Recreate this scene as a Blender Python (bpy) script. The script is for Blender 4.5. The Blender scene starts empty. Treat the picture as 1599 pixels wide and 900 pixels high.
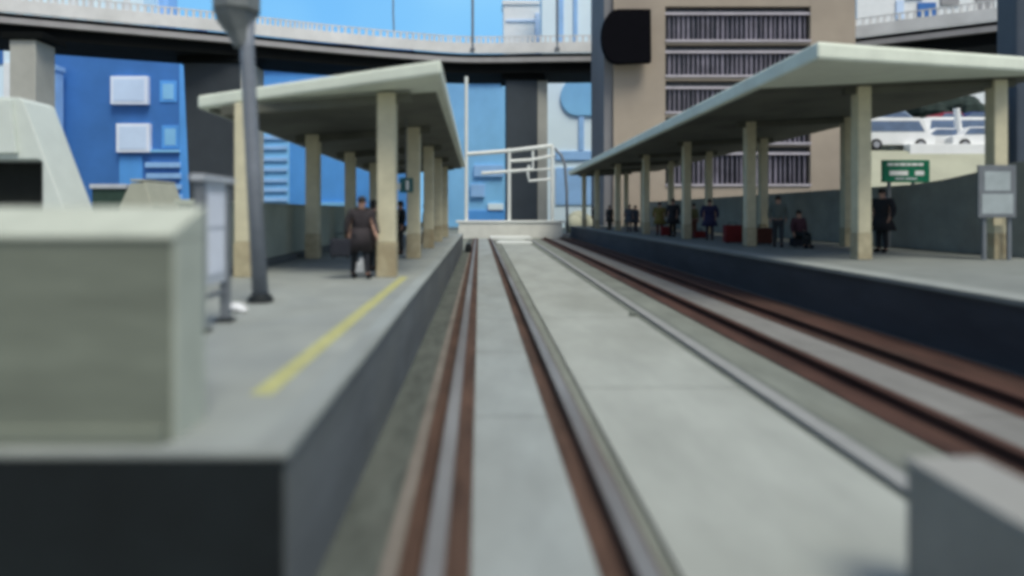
import bpy, bmesh, math, random
from mathutils import Vector, Matrix
random.seed(7)
S = bpy.context.scene
COL = S.collection
H = 2.5            # camera height above the track bed
F = 1000.0         # focal length in photo pixels (photo is 1599 wide)
VX, VY = 750.0, 332.0
ZP = 1.15          # platform height

def PX(px, Y): return (px - VX) * Y / F
def PZ(py, Y): return H + (VY - py) * Y / F

# ------------------------------------------------------------------ materials
def lin(c):
    return tuple(((v/255)/12.92 if v/255 <= .04045 else (((v/255)+.055)/1.055)**2.4) for v in c)

def mat(name, col, rough=.8, var=.18, scale=2.5, bump=.15, metal=0., stain_or_sheen=None, patch_amt=.35, stretch=(1, 1, 1), spec=.3):
    m = bpy.data.materials.new(name); m.use_nodes = True
    nt = m.node_tree; n = nt.nodes; L = nt.links
    b = n['Principled BSDF']
    b.inputs['Roughness'].default_value = rough
    b.inputs['Metallic'].default_value = metal
    b.inputs['Specular IOR Level'].default_value = spec
    tc = n.new('ShaderNodeTexCoord'); mp = n.new('ShaderNodeMapping')
    mp.inputs['Scale'].default_value = stretch
    L.new(tc.outputs['Object'], mp.inputs['Vector'])
    no = n.new('ShaderNodeTexNoise'); no.inputs['Scale'].default_value = scale
    no.inputs['Detail'].default_value = 6; no.inputs['Roughness'].default_value = .62
    L.new(mp.outputs['Vector'], no.inputs['Vector'])
    cr = n.new('ShaderNodeValToRGB')
    a = [max(0, c*(1-var)) for c in col]; z = [min(1, c*(1+var)) for c in col]
    cr.color_ramp.elements[0].position = .3; cr.color_ramp.elements[1].position = .7
    cr.color_ramp.elements[0].color = (*a, 1); cr.color_ramp.elements[1].color = (*z, 1)
    L.new(no.outputs['Fac'], cr.inputs['Fac'])
    out = cr.outputs['Color']
    if stain_or_sheen:
        n2 = n.new('ShaderNodeTexNoise'); n2.inputs['Scale'].default_value = scale*.35
        n2.inputs['Detail'].default_value = 5; n2.inputs['Distortion'].default_value = .6
        L.new(mp.outputs['Vector'], n2.inputs['Vector'])
        r2 = n.new('ShaderNodeMapRange'); r2.inputs[1].default_value = .45; r2.inputs[2].default_value = .72
        r2.inputs[3].default_value = 0; r2.inputs[4].default_value = patch_amt
        L.new(n2.outputs['Fac'], r2.inputs[0])
        mx = n.new('ShaderNodeMix'); mx.data_type = 'RGBA'
        L.new(r2.outputs[0], mx.inputs[0]); L.new(out, mx.inputs[6]); mx.inputs[7].default_value = (*stain_or_sheen, 1)
        out = mx.outputs[2]
    L.new(out, b.inputs['Base Color'])
    if bump:
        n3 = n.new('ShaderNodeTexNoise'); n3.inputs['Scale'].default_value = scale*9
        n3.inputs['Detail'].default_value = 4
        L.new(mp.outputs['Vector'], n3.inputs['Vector'])
        bp = n.new('ShaderNodeBump'); bp.inputs['Strength'].default_value = bump; bp.inputs['Distance'].default_value = .02
        L.new(n3.outputs['Fac'], bp.inputs['Height']); L.new(bp.outputs['Normal'], b.inputs['Normal'])
    return m

M = {}
M['ground'] = mat('ground concrete', (0.1771, 0.1925, 0.1656), .85, .2, 1.6, .3, stain_or_sheen=(0.0924, 0.0924, 0.0693), stretch=(1, .35, 1))
M['slab'] = mat('pale slab concrete', (.315, .335, .305), .8, .12, 1.3, .25, stain_or_sheen=(.215, .225, .195), patch_amt=.6, stretch=(1, .4, 1))
M['inner_slab'] = mat('inner slab concrete', (.275, .305, .298), .8, .13, 1.6, .25, stain_or_sheen=(.19, .20, .185), patch_amt=.6, stretch=(1, .4, 1))
M['right_slab'] = mat('right track slab', (0.1848, 0.1848, 0.1733), .8, .14, 2, .2, stain_or_sheen=(0.2310, 0.2310, 0.2233), stretch=(1, .4, 1))
M['plat_top_shaded'] = mat('right platform top in shade', (0.1925, 0.2079, 0.1925), .82, .1, 1.3, .15, stain_or_sheen=(0.1463, 0.1617, 0.1540), patch_amt=.5)  # darkened floor tone paints in the shade under the right canopy
M['ballast'] = mat('wall-shaded ballast', (.075, .085, .075), .95, .3, 5, .5, stain_or_sheen=(.11, .12, .105), patch_amt=.6, stretch=(1, .3, 1))  # ground tone darkened for the shade below the left platform wall
M['apron'] = mat('pinkish grey apron', (.17, .155, .135), .9, .25, 4, .3, stain_or_sheen=(.10, .085, .07), patch_amt=.6, stretch=(1, .25, 1))
M['paper_shaded'] = mat('shaded white paper', (.36, .41, .42), .7, .12, 3, .05)  # white sheets, darkened in colour for the shade of the canopy
M['gutter'] = mat('dark gutter stone', (0.1232, 0.1386, 0.1193), .9, .2, 3, .2)  # dark stone colour of the gutter strips and the loose stone
M['curb'] = mat('pale curb', (0.2541, 0.2618, 0.2541), .75, .1, 3, .15)
M['rust'] = mat('rust brown', (.072, .042, .030), .9, .45, 4, .4, stain_or_sheen=(.045, .034, .027), stretch=(1, .2, 1))
M['rust2'] = mat('rust brown red', (.060, .029, .021), .9, .4, 3, .4, stain_or_sheen=(.05, .038, .028), stretch=(1, .2, 1))
M['steel'] = mat('worn rail steel', (.20, .205, .205), .55, .25, 3, .15, metal=.2, stain_or_sheen=(.10, .07, .055), patch_amt=.6, stretch=(1, .12, 1))
M['plat_top'] = mat('platform top', (.265, .285, .265), .82, .13, 1.3, .25, stain_or_sheen=(.185, .21, .22), patch_amt=.6)
M['plat_wall'] = mat('platform wall grey', (.105, .117, .122), .75, .25, 1.2, .3, stain_or_sheen=(.14, .15, .138), patch_amt=.7, stretch=(1, .5, 1.5))
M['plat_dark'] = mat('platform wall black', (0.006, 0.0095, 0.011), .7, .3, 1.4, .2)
M['plat_navy'] = mat('platform wall navy', (.040, .043, .050), .75, .3, 1.0, .2, stain_or_sheen=(.062, .066, .07), patch_amt=.6, stretch=(1, .4, 1.5))
M['yellow'] = mat('yellow paint', (0.4004, 0.4004, 0.1771), .7, .18, 5, .2, stain_or_sheen=(0.3234, 0.3234, 0.1848), patch_amt=.6)
M['block'] = mat('olive grey wall', (.168, .188, .152), .85, .16, 2.2, .3, stain_or_sheen=(.125, .14, .112), patch_amt=.6, stretch=(.5, 1, 2.5))
M['coping'] = mat('coping painted as lit', (.42, .45, .38), .75, .1, 2.5, .15)  # pale tone paints the light caught by the parapet's top and end
M['backwall'] = mat('grey green wall', (.42, .45, .37), .85, .16, 1.2, .25, stain_or_sheen=(.31, .33, .27), patch_amt=.6)
M['backwall_r'] = mat('grey wall', (.29, .30, .27), .85, .16, 1.2, .25, stain_or_sheen=(.21, .22, .2), patch_amt=.6)
M['canopy'] = mat('pale green canopy', (.70, .75, .64), .65, .08, 1.5, .1, stain_or_sheen=(.58, .61, .51), patch_amt=.4)
M['soffit'] = mat('canopy soffit', (.10, .104, .085), .85, .3, .7, .1, stain_or_sheen=(.15, .155, .125), patch_amt=.7)
M['post'] = mat('tan post', (.58, .54, .38), .7, .1, 3, .1)
M['post_base'] = mat('weathered tan post base', (.44, .39, .26), .8, .2, 4, .15, stain_or_sheen=(.25, .19, .11), patch_amt=.7)
M['pole'] = mat('grey pole', (.20, .22, .25), .5, .12, 4, .08, metal=.2)
M['pole_dark'] = mat('dark lamp head', (.15, .165, .165), .55, .15, 4, .08)
M['whitebld'] = mat('white plastic plaster', (.60, .65, .60), .6, .06, 1.5, .05)
M['black'] = mat('black', (.004, .004, .006), .9, .2, 4, .0, spec=.05)
M['dark_hole'] = mat('dark interior', (.01, .012, .01), .8, .2, 4, .0)
M['darkgreen'] = mat('dark green', (.03, .06, .045), .7, .2, 4, .1)
M['beige'] = mat('beige concrete', (.40, .41, .33), .8, .1, 1.2, .1)
M['via_white'] = mat('viaduct parapet', (.70, .70, .69), .7, .1, .5, .1, stain_or_sheen=(.52, .52, .5), patch_amt=.5)
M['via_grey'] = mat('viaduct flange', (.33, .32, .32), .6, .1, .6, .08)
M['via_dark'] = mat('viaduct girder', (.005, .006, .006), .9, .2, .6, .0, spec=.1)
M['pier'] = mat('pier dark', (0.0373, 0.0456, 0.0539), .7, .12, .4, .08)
M['pier_pale'] = mat('pale pier and lit side', (.42, .42, .38), .7, .1, .4, .08)  # pale pier tone, reused to paint the lit side of dark piers
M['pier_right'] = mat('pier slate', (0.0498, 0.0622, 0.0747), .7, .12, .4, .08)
M['tan'] = mat('tan facade', (.385, .325, .26), .8, .1, .25, .1, stain_or_sheen=(.30, .255, .21), patch_amt=.7)
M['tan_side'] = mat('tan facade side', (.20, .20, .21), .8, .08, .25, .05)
M['win_dark'] = mat('dark glazing', (0.0166, 0.0183, 0.0232), .25, .3, .8, 0, spec=.5)
M['mullion'] = mat('mullion grey', (.20, .185, .23), .6, .4, .4, 0)
M['rail_white'] = mat('window rail white', (.44, .41, .45), .6, .15, .6, 0)
M['bl_deep'] = mat('deep blue facade', (.045, .165, .46), .45, .35, .045, 0, stain_or_sheen=(.09, .24, .52), patch_amt=.5, spec=.4)  # broad paler patches on the blue facades paint in soft reflections
M['bl_mid'] = mat('mid blue facade', (.09, .33, .78), .45, .3, .05, 0, stain_or_sheen=(.16, .42, .82), patch_amt=.5, spec=.4)
M['bl_light'] = mat('light blue facade', (.22, .52, .86), .45, .25, .06, 0, stain_or_sheen=(.38, .64, .88), patch_amt=.5, spec=.4)
M['bl_bar'] = mat('pale blue bars', (.30, .52, .84), .6, .15, .2, 0)
M['bl_pale'] = mat('ice blue facade', (.74, .88, .97), .4, .08, .06, 0, spec=.5)
M['win_pale'] = mat('pale window', (.62, .75, .95), .4, .07, .2, 0)
M['win_frame'] = mat('window frame pale', (.78, .84, .96), .5, .05, .2, 0)
M['white'] = mat('white paint', (.80, .81, .80), .5, .05, 1, 0)
M['paper'] = mat('white paper', (.72, .75, .82), .7, .06, 3, .05)
M['board'] = mat('board grey', (.50, .53, .57), .6, .1, 2, .05)
M['board_leg'] = mat('board leg grey', (0.1577, 0.1743, 0.1909), .6, .12, 3, .05)
M['fence_w'] = mat('fence white', (.70, .72, .68), .5, .06, 1, 0)
M['endwall'] = mat('end wall', (.62, .62, .56), .7, .12, .6, .1, stain_or_sheen=(.45, .45, .4))
M['signgreen'] = mat('sign green', (.0, .15, .075), .5, .08, 3, 0)
M['teal'] = mat('sign teal', (.02, .11, .11), .5, .1, 3, 0)
M['column_r'] = mat('slate column', (0.0539, 0.0706, 0.0954), .65, .12, .5, .05)
M['nearblock'] = mat('grey block side', (.26, .255, .225), .85, .12, 2, .15, stain_or_sheen=(.20, .2, .18))
M['nearblock_top'] = mat('grey block top', (.27, .27, .25), .8, .1, 2, .1)
M['embank'] = mat('beige embankment', (0.3486, 0.3569, 0.2739), .85, .12, .5, .2)
M['hedge'] = mat('dark hedge', (.025, .04, .035), .9, .4, 2, .4)
M['glass_blue'] = mat('car glass', (.10, .15, .25), .15, .2, 2, 0, spec=.6)
M['tyre'] = mat('tyre', (.015, .015, .015), .8, .1, 4, 0)
M['rim'] = mat('rim', (.4, .4, .42), .4, .1, 4, 0, metal=.6)
M['skin'] = mat('skin', (.42, .25, .18), .6, .08, 6, 0)

def flatcol(name, col, rough=.8):
    k = 'c_' + name
    if k not in M: M[k] = mat(name, col, rough, .15, 8, .1)
    return M[k]

# ------------------------------------------------------------------ builders
class MB:
    def __init__(s): s.bm = bmesh.new()
    def box(s, x0, x1, y0, y1, z0, z1, bevel=0):
        b = bmesh.new()
        r = bmesh.ops.create_cube(b, size=1)
        for v in b.verts:
            v.co = Vector(((x0+x1)/2+v.co.x*(x1-x0), (y0+y1)/2+v.co.y*(y1-y0), (z0+z1)/2+v.co.z*(z1-z0)))
        if bevel:
            bmesh.ops.bevel(b, geom=b.edges[:], offset=bevel, segments=2, affect='EDGES', profile=.6)
        s._merge(b); return s
    def _merge(s, b):
        me = bpy.data.meshes.new('tmp'); b.to_mesh(me); b.free()
        s.bm.from_mesh(me); bpy.data.meshes.remove(me)
    def poly(s, pts, d, bevel=0):
        """closed outline (list of Vector) swept by vector d"""
        b = bmesh.new(); d = Vector(d)
        a = [b.verts.new(Vector(p)) for p in pts]
        c = [b.verts.new(Vector(p)+d) for p in pts]
        b.faces.new(a); b.faces.new(c[::-1]); n = len(a)
        for i in range(n): b.faces.new((a[i], c[i], c[(i+1) % n], a[(i+1) % n]))
        bmesh.ops.recalc_face_normals(b, faces=b.faces[:])
        if bevel:
            bmesh.ops.bevel(b, geom=b.edges[:], offset=bevel, segments=2, affect='EDGES', profile=.6)
        s._merge(b); return s
    def tube(s, pts, r, seg=10, caps=True):
        pts = [Vector(p) for p in pts]; rs = r if isinstance(r, (list, tuple)) else [r]*len(pts)
        bm = s.bm; rings = []
        for i, p in enumerate(pts):
            t = (pts[min(i+1, len(pts)-1)] - pts[max(i-1, 0)]).normalized()
            u = t.orthogonal().normalized() if i == 0 else (pu - t*pu.dot(t)).normalized()
            pu = u; w = t.cross(u)
            rings.append([bm.verts.new(p + (u*math.cos(2*math.pi*k/seg) + w*math.sin(2*math.pi*k/seg))*rs[i]) for k in range(seg)])
        for a, c in zip(rings, rings[1:]):
            for k in range(seg): bm.faces.new((a[k], a[(k+1) % seg], c[(k+1) % seg], c[k]))
        if caps: bm.faces.new(rings[0][::-1]); bm.faces.new(rings[-1])
        return s
    def sphere(s, c, r, sc=(1, 1, 1), seg=12):
        bmesh.ops.create_uvsphere(s.bm, u_segments=seg, v_segments=seg//2+2, radius=r,
            matrix=Matrix.Translation(Vector(c)) @ Matrix.Diagonal((*sc, 1)))
        return s
    def sweep(s, path, prof):
        """rectangle profile [(offset,z)...] swept along plan path [(x,y)]"""
        bm = s.bm; rings = []
        for i, p in enumerate(path):
            a = Vector(path[max(i-1, 0)]); c = Vector(path[min(i+1, len(path)-1)])
            t = (c-a).normalized(); nrm = Vector((t.y, -t.x))      # towards the camera for a left-to-right path
            rings.append([bm.verts.new((p[0]+nrm.x*o, p[1]+nrm.y*o, z)) for o, z in prof])
        n = len(prof)
        for a, c in zip(rings, rings[1:]):
            for k in range(n): bm.faces.new((a[k], a[(k+1) % n], c[(k+1) % n], c[k]))
        bm.faces.new(rings[0][::-1]); bm.faces.new(rings[-1])
        bmesh.ops.recalc_face_normals(bm, faces=bm.faces[:])
        return s
    def build(s, name, m, parent=None, smooth=False, label=None):
        off = Vector((0, 0, 0)); p = parent
        while p is not None: off += p.location; p = p.parent
        me = bpy.data.meshes.new(name)
        for v in s.bm.verts: v.co -= off
        s.bm.to_mesh(me); s.bm.free()
        me.materials.append(M[m] if isinstance(m, str) else m)
        if smooth:
            for f in me.polygons: f.use_smooth = True
        o = bpy.data.objects.new(name, me); COL.objects.link(o)
        if parent is not None: o.parent = parent
        if label: o['label'] = label
        return o

def thing(name, label, cat, loc=(0, 0, 0), group=None):
    o = bpy.data.objects.new(name, None); COL.objects.link(o)
    o.location = loc; o.empty_display_size = .2
    o['label'] = label; o['category'] = cat
    if group: o['group'] = group
    return o
def tag(o, label, cat, group=None):
    o['label'] = label; o['category'] = cat
    if group: o['group'] = group
    return o
def struct(o, kind='structure'): o['kind'] = kind; return o
def qbox(px0, px1, py0, py1, Y, depth, bevel=0, mb=None):
    """front-facing box whose face at distance Y covers these photo coordinates"""
    return (mb or MB()).box(PX(px0, Y), PX(px1, Y), Y, Y+depth, PZ(py1, Y), PZ(py0, Y), bevel)

# ------------------------------------------------------------------ ground and tracks
g = MB().box(-300, 300, -40, 300, -.5, 0).build('ground', 'ground'); struct(g)

RD = .015          # the right-hand line runs very slightly outwards
def strip(mb, x0, x1, y0, y1, z0, z1, k=0., bevel=0):
    n = 24
    pts = [(y0+(y1-y0)*i/n) for i in range(n+1)]
    bm = bmesh.new()
    prev = None
    for y in pts:
        r = [bm.verts.new((x+k*y, y, z)) for x, z in ((x0, z0), (x1, z0), (x1, z1), (x0, z1))]
        if prev:
            for a in range(4): bm.faces.new((prev[a], prev[(a+1) % 4], r[(a+1) % 4], r[a]))
        else: bm.faces.new(r[::-1])
        prev = r
    bm.faces.new(prev)
    bmesh.ops.recalc_face_normals(bm, faces=bm.faces[:])
    mb._merge(bm); return mb

mb = MB()
for i in range(11):                                # slab panels with joints
    strip(mb, 1.34, 3.58, -3+i*6, 2.96+i*6, -.02, .045, .006)
struct(mb.build('track_slab', 'slab'))
mb = MB(); strip(mb, 3.66, 3.88, -3, 62, -.02, .06, RD)
struct(mb.build('kerb', 'curb'))
mb = MB(); strip(mb, 3.9, 4.05, -3, 62, -.02, .006, RD)
strip(mb, 3.585, 3.655, -3, 62, -.02, .006, .011)
struct(mb.build('gutter', 'gutter'))

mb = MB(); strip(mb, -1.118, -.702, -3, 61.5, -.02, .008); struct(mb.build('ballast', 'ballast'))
mb = MB(); strip(mb, -.70, -.575, -3, 61.5, -.02, .012); struct(mb.build('ballast_apron', 'apron'))

def rail_mesh(mb, xc, y0, y1, k, head=.075):
    # foot, web, head in one profile
    prof = [(-.13, .012), (.13, .012), (.13, .035), (.035, .055), (.03, .105), (head, .118), (head, .165), (-head, .165), (-head, .118), (-.03, .105), (-.035, .055), (-.13, .035)]
    bm = bmesh.new(); prev = None
    for i in range(25):
        y = y0+(y1-y0)*i/24
        r = [bm.verts.new((xc+x+k*y, y, z)) for x, z in prof]
        n = len(r)
        if prev:
            for a in range(n): bm.faces.new((prev[a], prev[(a+1) % n], r[(a+1) % n], r[a]))
        else: bm.faces.new(r[::-1])
        prev = r
    bm.faces.new(prev); bmesh.ops.recalc_face_normals(bm, faces=bm.faces[:])
    mb._merge(bm); return mb

def track(label, rails, k, rustm, topm, slab, slabm, topw=.07):
    t = thing('railway_track', label, 'railway track', (0, 0, 0), 'railway tracks side by side')
    mb = MB()
    for i in range(18):
        strip(mb, slab[0], slab[1], -3+i*3.6, .565+i*3.6, .0, .022, k)
    mb.build('sleeper_slab', slabm, t)
    for xc, beds in rails:
        r = rail_mesh(MB(), xc, -3, 61, k).build('rail', rustm, t)
        mb = MB(); strip(mb, xc-topw, xc+topw, -3, 61, .165, .169, k); mb.build('running_surface', topm, r)
        mb = MB()
        for a, b in beds: strip(mb, a, b, -3, 61, .0, .028, k)
        mb.build('rust_bed', rustm, t)
    return t
track('left track with bright rail tops and rusty brown strips', 
      [(-.30, [(-.22, -.06), (-.56, -.405)]), (1.10, [(.83, .985), (1.2, 1.26)])], -.002, 'rust', 'steel', (-.055, .825), 'inner_slab')
track('right track with dark red rusty rails below the navy platform wall',
      [(5.2, [(4.72, 5.08), (5.32, 5.42)]), (6.75, [(6.42, 6.63), (6.87, 8.05)])], RD, 'rust2', 'rust2', (5.43, 6.41), 'right_slab')
# small pale crossing boards at the far end of the line
t = None
for i, (a, b, y0, y1, z) in enumerate([(.9, 4.6, 57.5, 60.5, .3), (1.3, 4.1, 50.5, 52.4, .16)]):
    o = MB().box(a, b, y0, y1, .045, z, .01).build('crossing_board', 'fence_w')
    tag(o, ['long white crossing board next to the end wall', 'shorter white crossing board in front of the long one'][i], 'crossing board', 'white boards across the far track bed')
o = MB().box(-.95, -.55, 40, 41.5, 0, .35, .03).box(-.9, -.6, 40.1, 41.4, .35, .5, .03).build('track_box', 'plat_dark')
tag(o, 'small dark box at the far end of the left platform wall', 'equipment box')

# grey block at lower right
t = thing('concrete_block', 'grey concrete block with pale top beside the right-hand track at the lower right corner', 'concrete block', (2.92, 3, 0))
MB().box(2.7, 3.16, 1.2, 4.06, 0, .90, .012).build('body', 'nearblock', t)
MB().box(2.69, 3.17, 1.19, 4.07, .902, .95, .012).build('cap', 'nearblock_top', t)

# ------------------------------------------------------------------ left platform
YF = 3.67
t = thing('station_platform', 'pale platform on the left with yellow line and black end face', 'platform', (-4, YF, 0))
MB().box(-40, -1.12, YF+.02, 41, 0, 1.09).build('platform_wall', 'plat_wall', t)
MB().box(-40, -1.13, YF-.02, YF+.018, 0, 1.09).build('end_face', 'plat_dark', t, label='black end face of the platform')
MB().box(-40, -1.09, YF-.03, 41.05, 1.092, ZP, .02).build('platform_top', 'plat_top', t)
mb = MB(); strip(mb, -1.73, -1.56, 4.75, 13.4, ZP, ZP+.004, .004); mb.build('yellow_line', 'yellow', t)
mb = MB(); strip(mb, -1.3, -1.1, YF, 41, ZP, ZP+.005); mb.build('edge_strip', 'inner_slab', t)

# parapet block at the near end
t = thing('parapet_wall', 'thick olive grey wall with sloping coping painted pale as if lit on the near left platform', 'wall', (-5, 3.9, ZP))
mb = MB()
mb.box(-9, -1.82, 3.76, 4.17, ZP+.002, 2.34)
mb.build('wall', 'block', t)
MB().poly([(-9, 3.74, 2.343), (-9, 3.74, 2.37), (-9, 4.2, 2.54), (-9, 4.2, 2.343)], (7.2, 0, 0), .008).build('coping', 'coping', t)
MB().box(-1.818, -1.80, 3.78, 4.19, ZP+.002, 2.34).build('lit_end_face', 'coping', t)
MB().box(-9, -1.84, 3.70, 3.757, ZP+.002, 1.25, .01).build('plinth', 'block', t)

# rear wall
t = thing('rear_wall', 'grey green wall along the back of the left platform', 'wall', (-5.6, 26, ZP))
MB().box(-5.85, -5.57, 12.4, 40.5, ZP+.002, 2.66).build('wall', 'backwall', t)
MB().box(-5.9, -5.53, 12.35, 40.55, 2.662, 2.75, .015).build('coping', 'backwall', t)
MB().box(-5.565, -5.35, 12.4, 40.5, ZP+.002, ZP+.16, .02).build('plinth', 'plat_wall', t)

# ------------------------------------------------------------------ canopies
def canopy(label, prof_x, prof_z, thick, y0, y1, k, rows, ys, loc, kin=0., base=.8, w=.16, skew=0.):
    t = thing('platform_canopy', label, 'canopy', loc, 'station platform canopies')
    (xa, xb), (za, zb) = prof_x, prof_z          # low side, high side (top of roof)
    n = 20; bm = bmesh.new(); prev = None
    for i in range(n+1):
        y = y0+(y1-y0)*i/n; o = k*(y-y0); ya = y+skew*(1-i/n)
        pts = [(xa+o, ya, za), (xb+o, y, zb), (xb+o, y, zb-thick), (xa+o, ya, za-thick)]
        r = [bm.verts.new(p) for p in pts]
        if prev:
            for a in range(4): bm.faces.new((prev[a], prev[(a+1) % 4], r[(a+1) % 4], r[a]))
        else: bm.faces.new(r[::-1])
        prev = r
    bm.faces.new(prev); bmesh.ops.recalc_face_normals(bm, faces=bm.faces[:])
    bmesh.ops.bevel(bm, geom=[e for e in bm.edges if e.calc_face_angle(0) > .5], offset=thick*.2, segments=3, affect='EDGES', profile=.5)
    mb = MB(); mb._merge(bm); mb.build('roof', 'canopy', t)
    def zroof(x, y): 
        o = k*(y-y0); return za+(zb-za)*(x-o-xa)/(xb-xa)-thick
    # ribbed soffit just under the roof
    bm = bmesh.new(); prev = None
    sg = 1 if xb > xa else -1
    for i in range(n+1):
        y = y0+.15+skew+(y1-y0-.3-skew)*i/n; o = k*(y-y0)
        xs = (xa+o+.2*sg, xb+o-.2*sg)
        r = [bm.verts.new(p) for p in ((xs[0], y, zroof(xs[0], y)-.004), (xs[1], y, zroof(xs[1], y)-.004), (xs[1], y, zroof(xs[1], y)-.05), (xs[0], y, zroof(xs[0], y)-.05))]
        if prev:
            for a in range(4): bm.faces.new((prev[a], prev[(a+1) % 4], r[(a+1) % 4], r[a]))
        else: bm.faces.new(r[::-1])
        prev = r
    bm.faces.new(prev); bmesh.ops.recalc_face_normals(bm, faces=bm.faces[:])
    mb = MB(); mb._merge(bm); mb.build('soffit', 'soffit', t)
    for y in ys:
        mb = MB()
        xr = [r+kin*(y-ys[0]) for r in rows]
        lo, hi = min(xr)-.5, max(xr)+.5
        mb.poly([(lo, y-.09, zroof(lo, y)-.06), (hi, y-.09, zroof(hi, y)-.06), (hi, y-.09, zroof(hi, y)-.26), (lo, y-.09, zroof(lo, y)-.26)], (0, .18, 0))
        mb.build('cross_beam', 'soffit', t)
        for x in xr:
            top = zroof(x, y)-.05
            p = MB().box(x-w, x+w, y-w, y+w, ZP+base, top, .025).build('post', 'post', t)
            MB().box(x-w-.012, x+w+.012, y-w-.012, y+w+.012, ZP+.002, ZP+base-.002, .02).build('post_base', 'post_base', p)
    return t
canopy('pale green canopy on tan posts over the left platform', (-6.1, -.75), (5.02, 5.42), .28, 12.2, 37.6, -.006,
       [-1.96, -4.93], [13.5, 18.9, 24.3, 29.7, 35.1], (-3, 24, ZP), base=.72, w=.19, skew=1.6)
canopy('longer pale green canopy over the right platform', (16.3, 7.75), (6.85, 6.44), .42, 14.7, 60.5, .012,
       [11.0, 14.9], [18.5, 25.6, 32.7, 39.8, 46.9, 54.0, 59.5], (12, 38, ZP), kin=-.033, base=.75, w=.19, skew=3.4)

# ------------------------------------------------------------------ right platform
def plat_r(mb, x0, x1, y0, y1, z0, z1): return strip(mb, x0, x1, y0, y1, z0, z1, RD)
t = thing('station_platform', 'right platform with long navy side wall, under the longer canopy', 'platform', (12, 35, 0))
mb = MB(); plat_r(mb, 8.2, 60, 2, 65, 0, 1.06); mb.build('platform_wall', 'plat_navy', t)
mb = MB(); plat_r(mb, 8.12, 60, 2, 65.05, 1.062, ZP); mb.build('platform_top', 'plat_top_shaded', t)
mb = MB(); plat_r(mb, 8.11, 8.75, 2, 65, ZP, ZP+.004); mb.build('edge_strip', 'plat_top', t)
t = thing('rear_wall', 'grey wall with a raised curved end along the back of the right platform', 'wall', (16.2, 40, ZP))
prof = [(18.6, ZP+.002), (18.6, 4.05), (19.6, 4.0), (20.8, 3.82), (22.2, 3.66), (24, 3.55), (64, 3.5), (64, ZP+.002)]
MB().poly([(16.15, y, z) for y, z in prof], (.3, 0, 0), .02).build('wall', 'backwall_r', t)

# tall slate column, near right
t = thing('slate_column', 'tall slate blue column at the right edge of the photo', 'column', (20, 22.6, ZP))
MB().box(18.6, 21.5, 22.2, 23.1, 1.5, 16, .1).build('shaft', 'column_r', t)
MB().box(18.5, 21.6, 22.1, 23.2, ZP+.002, 1.49, .05).build('base', 'column_r', t)

o = MB().sphere((3.62, 15.2, .085), .07, (1.5, 1.2, .8), 8).sphere((3.72, 15.35, .08), .05, (1.2, 1.4, .8), 8).build('stone', 'gutter')
tag(o, 'small dark stone lying on the kerb between the two tracks', 'stone')
# ------------------------------------------------------------------ platform furniture, left
def board(label, loc, build):
    t = thing('notice_board', label, 'notice board', loc, 'notice boards on the platforms'); build(t); return t
def bl(t):
    for y in (7.2, 7.92):
        l = MB().box(-3.2, -3.1, y-.05, y+.05, ZP+.04, 2.84 if y < 7.5 else 2.78, .01).build('leg', 'board_leg', t)
        MB().box(-3.25, -3.05, y-.1, y+.1, ZP+.002, ZP+.038, .008).build('foot', 'plat_dark', l)
    p = MB().box(-3.18, -3.12, 7.27, 7.86, 1.66, 2.86, .01).build('panel', 'board', t)
    MB().box(-3.118, -3.112, 7.33, 7.80, 2.33, 2.72, 0).build('paper_sheet', 'paper', p)
    MB().box(-3.118, -3.112, 7.35, 7.78, 1.78, 2.29, 0).build('paper_sheet', 'paper', p)
    MB().box(-3.23, -3.07, 7.1, 8.02, 2.862, 2.92, .012).build('top_rail', 'board', t)
    MB().box(-3.17, -3.13, 7.25, 7.87, 1.5, 1.56, .008).build('cross_bar', 'board_leg', t)
board('grey notice board with white sheets on two legs near the left wall', (-3.15, 7.55, ZP), bl)
def br(t):
    Y = 18.1
    for px in (1538, 1577):
        MB().box(PX(px, Y)-.05, PX(px, Y)+.05, Y, Y+.08, ZP+.002, 3.6, .01).build('leg', 'board_leg', t)
    p = qbox(1528, 1587, 258, 340, Y-.07, .06, .01).build('panel', 'board_leg', t)
    qbox(1538, 1578, 268, 298, Y-.075, .004).build('paper_sheet', 'paper_shaded', p)
    qbox(1534, 1582, 303, 334, Y-.075, .004).build('paper_sheet', 'paper_shaded', p)
    qbox(1552, 1566, 340, 352, Y-.06, .05).build('rust_tag', 'post_base', t)
board('grey notice board with two pale sheets beside the slate column', (PX(1557, 18.1), 18.1, ZP), br)

t = thing('lamp_post', 'leaning grey lamp post with flared dark head on the left platform', 'lamp post', (-3.31, 9.64, ZP))
bx, by = -3.31, 9.64
tx = -3.53
MB().tube([(bx, by, ZP+.1), (bx-.11, by, 3.2), (tx+.02, by, 4.95), (tx, by, 5.5)], [.12, .105, .105, .13], 16).build('pole', 'pole', t, True)
MB().tube([(bx, by, ZP+.003), (bx, by, ZP+.05), (bx, by, ZP+.13)], [.19, .19, .13], 16).build('foot', 'plat_dark', t, True)
MB().tube([(tx-.04, by, 5.0), (tx-.08, by, 5.2), (tx-.14, by, 5.44), (tx-.14, by, 5.5), (tx-.14, by, 5.52), (tx-.14, by, 6.0)],
          [.13, .19, .31, .33, .36, .36], 8).build('lamp_head', 'pole_dark', t)
o = MB().sphere((-3.33+.0, 8.7, ZP+.06), .1, (1.3, 1, .6)).sphere((-3.2, 8.62, ZP+.04), .06, (1.2, 1, .6)).build('crumpled_paper', 'white', None, False)
tag(o, 'crumpled white paper lying at the foot of the lamp post', 'litter')
o = MB().box(-2.78, -2.5, 14.2, 14.45, ZP+.002, ZP+.24, .04).box(-2.7, -2.6, 14.3, 14.35, ZP+.24, ZP+.33, .01).build('white_bag', 'white')
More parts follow.
